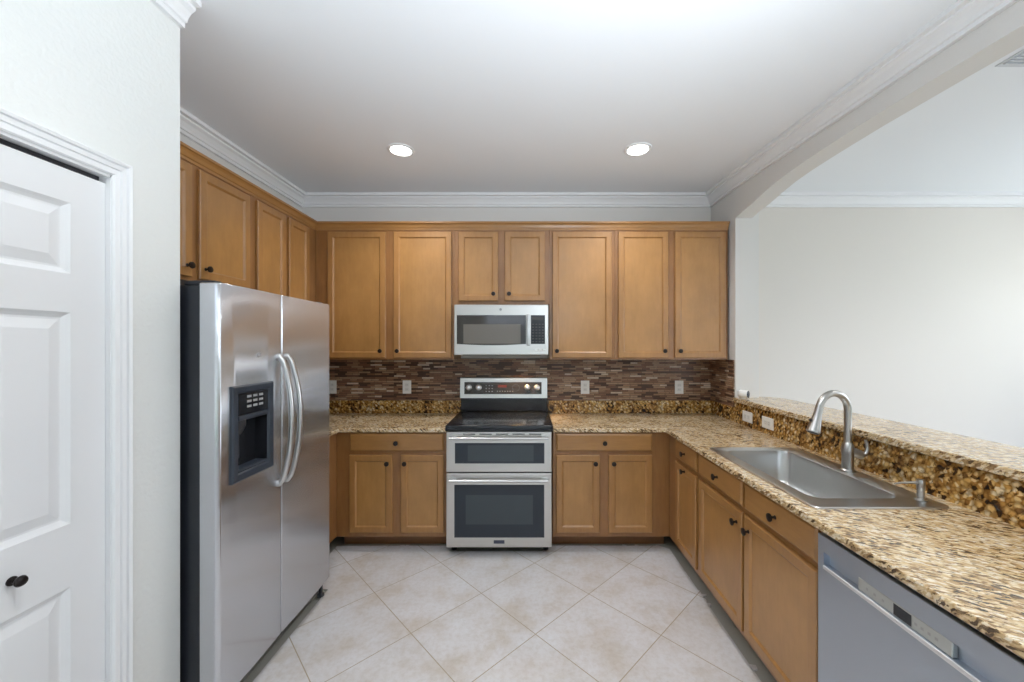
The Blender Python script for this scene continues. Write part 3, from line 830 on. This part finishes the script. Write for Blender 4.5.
for x in (RX0 + .04, RX1 - .04):
    obj('foot', lathe(BM(), (x, 2.83, 0), (0, 0, 1), [(.020, 0), (.020, .010), (.009, .016), (.009, .045)], 14), 'darkplastic', rg, True)
    obj('foot', lathe(BM(), (x, 3.33, -.007), (0, 0, 1), [(.020, 0), (.020, .010), (.009, .016), (.009, .067)], 14), 'darkplastic', rg, True)

# ------------------------------------------------------------------ microwave
MX0, MX1, MZ0, MZ1, MY = -.586, .161, 1.427, 1.826, 3.03
mw = thing('microwave', 'stainless over-the-range microwave mounted above the range', 'microwave', (-.21, 3.2, MZ0))
obj('body', bx((MX0 + .003, MY + .04, MZ0 + .004), (MX1 - .003, 3.4105, MZ1), .003), 'blackside', mw)
FMw = FS(MY + .04)
px = lambda x: (x - 528) / 383 * MY
b = BM(); fbox(b, FMw, MX0, MX1, MZ0, MZ1, 0, .04, .006, 3); md_ = obj('front', b, 'steel', mw)
b = BM()   # dark window with a bowed lower edge
gx0, gx1, gz0, gz1 = px(456.8), px(526.0), 1.508, 1.742
pts = [(gx0, gz1), (gx0, gz0 + .006)] + [(gx0 + (gx1 - gx0) * i / 12, gz0 + .006 - .010 * math.sin(PI * i / 12)) for i in range(1, 12)] + [(gx1, gz0 + .006), (gx1, gz1)]
loft(b, [[FMw(u, v, w) for u, v in pts] for w in (.036, .0412)]); obj('glass', b, 'mwglass', md_)
b = BM(); fbox(b, FMw, px(463.4), px(520.6), 1.517, 1.670, .040, .0418); obj('window', b, 'mwwin', md_)
b = BM(); fbox(b, FMw, px(526.6), px(530.2), 1.50, 1.745, .062, .078, .006, 3)
for z in (1.515, 1.72): fbox(b, FMw, px(527.2), px(529.6), z - .012, z + .012, .039, .066, .003, 1)
obj('handle', b, 'chrome', md_, True)
b = BM(); fbox(b, FMw, px(530.9), px(545.0), 1.514, 1.742, .036, .0412, .0005, 1); cp = obj('control_panel', b, 'blackglass', mw)
b = BM()
for r_ in range(7):
    for c in range(4):
        u = px(532.2) + c * .0255; v = 1.528 + r_ * .023
        b = BM(); fbox(b, FMw, u, u + .015, v, v + .008, .0410, .0416); obj('button', b, 'keys', cp)
b = BM(); fbox(b, FMw, px(532.2), px(543.6), 1.704, 1.730, .0410, .0416); obj('display', b, 'panelbrown', cp)
for i, u in enumerate((px(536.0), px(540.4), px(544.6))):
    b = BM(); fbox(b, FMw, u - .011, u + .010, 1.462, 1.475, .039, .0412, .001, 1); obj('button', b, 'white', mw)
b = BM(); at = FMw(px(500.6), 1.787, .0395); lathe(b, at, (0, -1, 0), [(.0105, 0), (.0105, .0016), (.0085, .002), (.0085, .0012), (.0001, .0012)], 24)
tube(b, [FMw(px(500.6) + .005 * math.cos(t * .6), 1.787 + .0045 * math.sin(t * .9), .0412) for t in range(0, 9)], .0009, 6)
obj('logo', b, 'grey', md_)
b = BM(); box(b, (MX0 + .06, MY + .06, MZ0 - .004), (MX1 - .06, MY + .12, MZ0 + .004), .001, 1); obj('vent_grille', b, 'black', mw)
lm = obj('cooktop_lamp', lathe(BM(), (-.07, 3.20, MZ0 + .005), (0, 0, -1), [(.030, 0), (.030, .004), (.026, .006)], 18), 'warm', mw)
d = bpy.data.lights.new('cooktop_lamp_light', 'SPOT'); d.energy = 14.0; d.color = (1.0, .60, .25); d.spot_size = 1.9; d.spot_blend = .8; d.shadow_soft_size = .03
o = bpy.data.objects.new('cooktop_lamp_light', d); COL.objects.link(o); o.parent = lm; o.location = Vector((-.07, 3.20, MZ0 - .010)) - origin_of(lm)

# ------------------------------------------------------------------ dishwasher
dw = thing('dishwasher', 'grey stainless dishwasher under the counter next to the sink cabinet', 'dishwasher', (1.3, 1.02, -.008))
obj('tub', bx((1.045, .735, .10), (1.595, 1.322, .860)), 'blackside', dw)
FD = FW(1.040)
b = BM(); fbox(b, FD, .733, 1.325, .10, .858, .0, .038, .003, 2); dd = obj('door', b, 'steel_dw', dw)
cut(dd, (.90, .762, .762), (1.022, 1.298, .804))
b = BM(); fbox(b, FD, .762, 1.298, .749, .7615, .020, .0425, .003, 2); obj('handle_lip', b, 'steel_lip', dd)
b = BM(); fbox(b, FD, .908, 1.168, .7625, .8005, .0185, .034, .002, 1); cpn = obj('control_panel', b, 'panelgrey', dd)
b = BM(); fbox(b, FD, 1.005, 1.054, .766, .796, .0338, .0346); obj('display', b, 'darkplastic', cpn)
b = BM()
for y in (.94, .957, .974, .99, 1.082, 1.108, 1.133): b = BM(); fbox(b, FD, y, y + .007, .778, .785, .0338, .0344); obj('button', b, 'lightgrey', cpn)
obj('toe_panel', bx((1.13, .74, -.008), (1.15, 1.32, .0995)), 'darkplastic', dw)
# end panel closing the run beyond the dishwasher
tag(obj('end_panel', bx((1.036, .46, -.008), (1.620, .725, .8715), .002), 'wood_f'), 'maple end panel closing the counter run past the dishwasher', 'panel')

# ------------------------------------------------------------------ sink, faucet, soap pump
sk = thing('sink', 'stainless single-bowl drop-in sink set in the granite counter', 'sink', (1.29, 1.81, T1))
Z = T1 + .0003
X0, X1, Y0, Y1 = 1.052, 1.566, 1.407, 2.238; bx0, bx1, by0, by1 = 1.112, 1.478, 1.496, 2.192
R = [rrect(X0, X1, Y0, Y1, .030, Z), rrect(X0, X1, Y0, Y1, .030, Z + .0035), rrect(X0 + .003, X1 - .003, Y0 + .003, Y1 - .003, .028, Z + .0065),
     rrect(X0 + .008, X1 - .008, Y0 + .008, Y1 - .008, .024, Z + .0065), rrect(X0 + .014, X1 - .014, Y0 + .014, Y1 - .014, .022, Z + .0045),
     rrect(bx0, bx1, by0, by1, .055, Z + .0045), rrect(bx0 + .006, bx1 - .006, by0 + .006, by1 - .006, .055, Z + .001),
     rrect(bx0 + .011, bx1 - .011, by0 + .011, by1 - .011, .055, Z - .02), rrect(bx0 + .020, bx1 - .020, by0 + .020, by1 - .020, .058, .750), rrect(bx0 + .027, bx1 - .027, by0 + .027, by1 - .027, .058, .728),
     rrect(bx0 + .046, bx1 - .046, by0 + .046, by1 - .046, .055, .714), rrect(bx0 + .08, bx1 - .08, by0 + .08, by1 - .08, .05, .710)]
b = loft(BM(), R, cap0=False); under = BM(); under.free()
so = obj('basin', b, 'sink', sk, True)
dr = BM(); lathe(dr, (1.295, 1.85, .7095), (0, 0, 1), [(.055, 0), (.055, .003), (.045, .004), (.040, .001), (.012, .001), (.012, .006), (.004, .007)], 24); obj('drain', dr, 'chrome', sk, True)
FXx, FYy = 1.522, 1.823; FZ = T1 + .0052
fc = thing('faucet', 'brushed nickel gooseneck pull-down faucet standing on the sink rim', 'faucet', (FXx, FYy, FZ))
obj('base', lathe(BM(), (FXx, FYy, FZ), (0, 0, 1), [(.030, 0), (.030, .006), (.025, .011), (.0235, .040), (.0235, .075), (.026, .085), (.026, .110), (.021, .128), (.0165, .136)], 22), 'nickel', fc, True)
pts = [(FXx, FYy, FZ + .12), (FXx, FYy, FZ + .19)]; RR = .084; cz = 1.195
for i in range(0, 19):
    a = PI * i / 18 * .93; pts.append((FXx - RR + RR * math.cos(a), FYy - .02 * (1 - math.cos(a)), cz + RR * math.sin(a)))
e0 = Vector(pts[-1]); dn = (e0 - Vector(pts[-2])).normalized()
obj('spout', tube(BM(), pts, .0155, 16), 'nickel', fc, True)
hd = BM(); lathe(hd, e0, dn, [(.0160, 0), (.0165, .004), (.0165, .026), (.0195, .052), (.0275, .106), (.0285, .114), (.024, .118)], 20); hd_o = obj('spray_head', hd, 'nickel', fc, True)
obj('nozzle', lathe(BM(), e0 + dn * .1175, dn, [(.0225, 0), (.0225, .004), (.018, .006)], 18), 'darkplastic', hd_o, True)
obj('spray_button', lathe(BM(), e0 + dn * .062 + Vector((-.024, 0, .004)), (-1, 0, -.2), [(.007, 0), (.007, .005)], 12), 'darkplastic', hd_o, True)
lv = BM()
tube(lv, [(FXx, FYy, FZ + .098), (FXx + .03, FYy - .006, FZ + .088), (FXx + .058, FYy - .012, FZ + .076)], [.020, .021, .019], 16)
tube(lv, [(FXx + .056, FYy - .012, FZ + .078), (FXx + .072, FYy - .015, FZ + .085), (FXx + .080, FYy - .016, FZ + .105), (FXx + .078, FYy - .016, FZ + .130), (FXx + .072, FYy - .015, FZ + .150)], [.012, .010, .0085, .0075, .006], 12)
obj('lever', lv, 'nickel', fc, True)
sp = thing('soap_dispenser', 'small brushed nickel soap pump at the near back corner of the sink', 'soap dispenser', (1.518, 1.480, FZ))
obj('body', lathe(BM(), (1.518, 1.480, FZ), (0, 0, 1), [(.020, 0), (.020, .004), (.0125, .007), (.0115, .036), (.0115, .040), (.0130, .042), (.0130, .074), (.011, .079)], 20), 'nickel', sp, True)
obj('spout', tube(BM(), [(1.518, 1.480, FZ + .066), (1.484, 1.483, FZ + .066), (1.442, 1.486, FZ + .064), (1.424, 1.487, FZ + .060)], [.006, .0045, .0036, .0032], 12), 'nickel', sp, True)

# ------------------------------------------------------------------ small camera on the bar
sc_ = thing('security_camera', 'small white camera with a dark lens sitting on the far end of the bar', 'camera', (1.66, 2.965, 1.0943))
ax = Vector((.66, -.75, 0)).normalized()
b = lathe(BM(), Vector((1.636, 2.980, 1.0943 + .034)), ax, [(.010, 0), (.024, .004), (.030, .014), (.031, .03), (.031, .066), (.0295, .070)], 22); cb = obj('body', b, 'white', sc_, True)
obj('lens_face', lathe(BM(), Vector((1.636, 2.980, 1.0943 + .034)) + ax * .069, ax, [(.0275, 0), (.0275, .003), (.025, .005), (.012, .0055), (.009, .003)], 20), 'lens', sc_, True)
obj('base', lathe(BM(), (1.660, 2.953, 1.0942), (0, 0, 1), [(.020, 0), (.020, .003), (.008, .006)], 16), 'white', sc_, True)

# ------------------------------------------------------------------ ceiling lights and vent
def can_light(x, y, label, power=40):
    t = thing('recessed_light', label, 'ceiling light', (x, y, CZ), 'recessed ceiling lights')
    b = BM(); seg = 32
    loft(b, [[(x + r * math.cos(2 * PI * i / seg), y + r * math.sin(2 * PI * i / seg), z) for i in range(seg)] for r, z in ((.092, CZ - .0004), (.090, CZ - .006), (.074, CZ - .009), (.068, CZ - .004), (.068, CZ - .0004))], closed=True)
    obj('trim_ring', b, 'trim', t, True)
    obj('lens', lathe(BM(), (x, y, CZ - .0005), (0, 0, -1), [(.067, 0), (.067, .0035), (.04, .006)], 32), 'lamp', t, True)
    d = bpy.data.lights.new('recessed_lamp', 'SPOT'); d.energy = power; d.color = (1.0, .985, .96); d.spot_size = 2.4; d.spot_blend = .9; d.shadow_soft_size = .07
    o = bpy.data.objects.new('recessed_lamp', d); COL.objects.link(o); o.parent = t; o.location = (0, 0, -.03)
    return t
can_light(-.865, 2.61, 'recessed ceiling light above the refrigerator side')
can_light(.746, 2.60, 'recessed ceiling light above the sink side')
can_light(-.55, .75, 'added unseen recessed fill light above the pantry side, nearer the entrance', 34)  # out-of-view lamp added to brighten floor and counters
can_light(.746, .75, 'added unseen recessed fill light above the dishwasher side, nearer the entrance', 34)  # second out-of-view lamp added for the same fill
can_light(3.3, 1.6, 'added unseen recessed fill light of the next room, nearer its back wall', 60)  # out-of-view lamp added to brighten the next room
can_light(3.3, -.6, 'added unseen recessed fill light of the next room, nearer its sliding door', 60)  # out-of-view partner lamp, also added as fill
vt = thing('ceiling_vent', 'white louvered air vent in the ceiling of the next room', 'vent', (2.38, 1.79, CZ))
b = BM(); fbox(b, lambda u, v, w: (u, v, CZ - w), 2.225, 2.50, 1.64, 1.825, .0004, .004); obj('frame', b, 'vent', vt)
b = BM()
for i in range(8):
    y = 1.655 + i * .020; fbox(b, lambda u, v, w: (u, v, CZ - w), 2.24, 2.485, y, y + .010, .0039, .010)
obj('louvers', b, 'vent', vt)
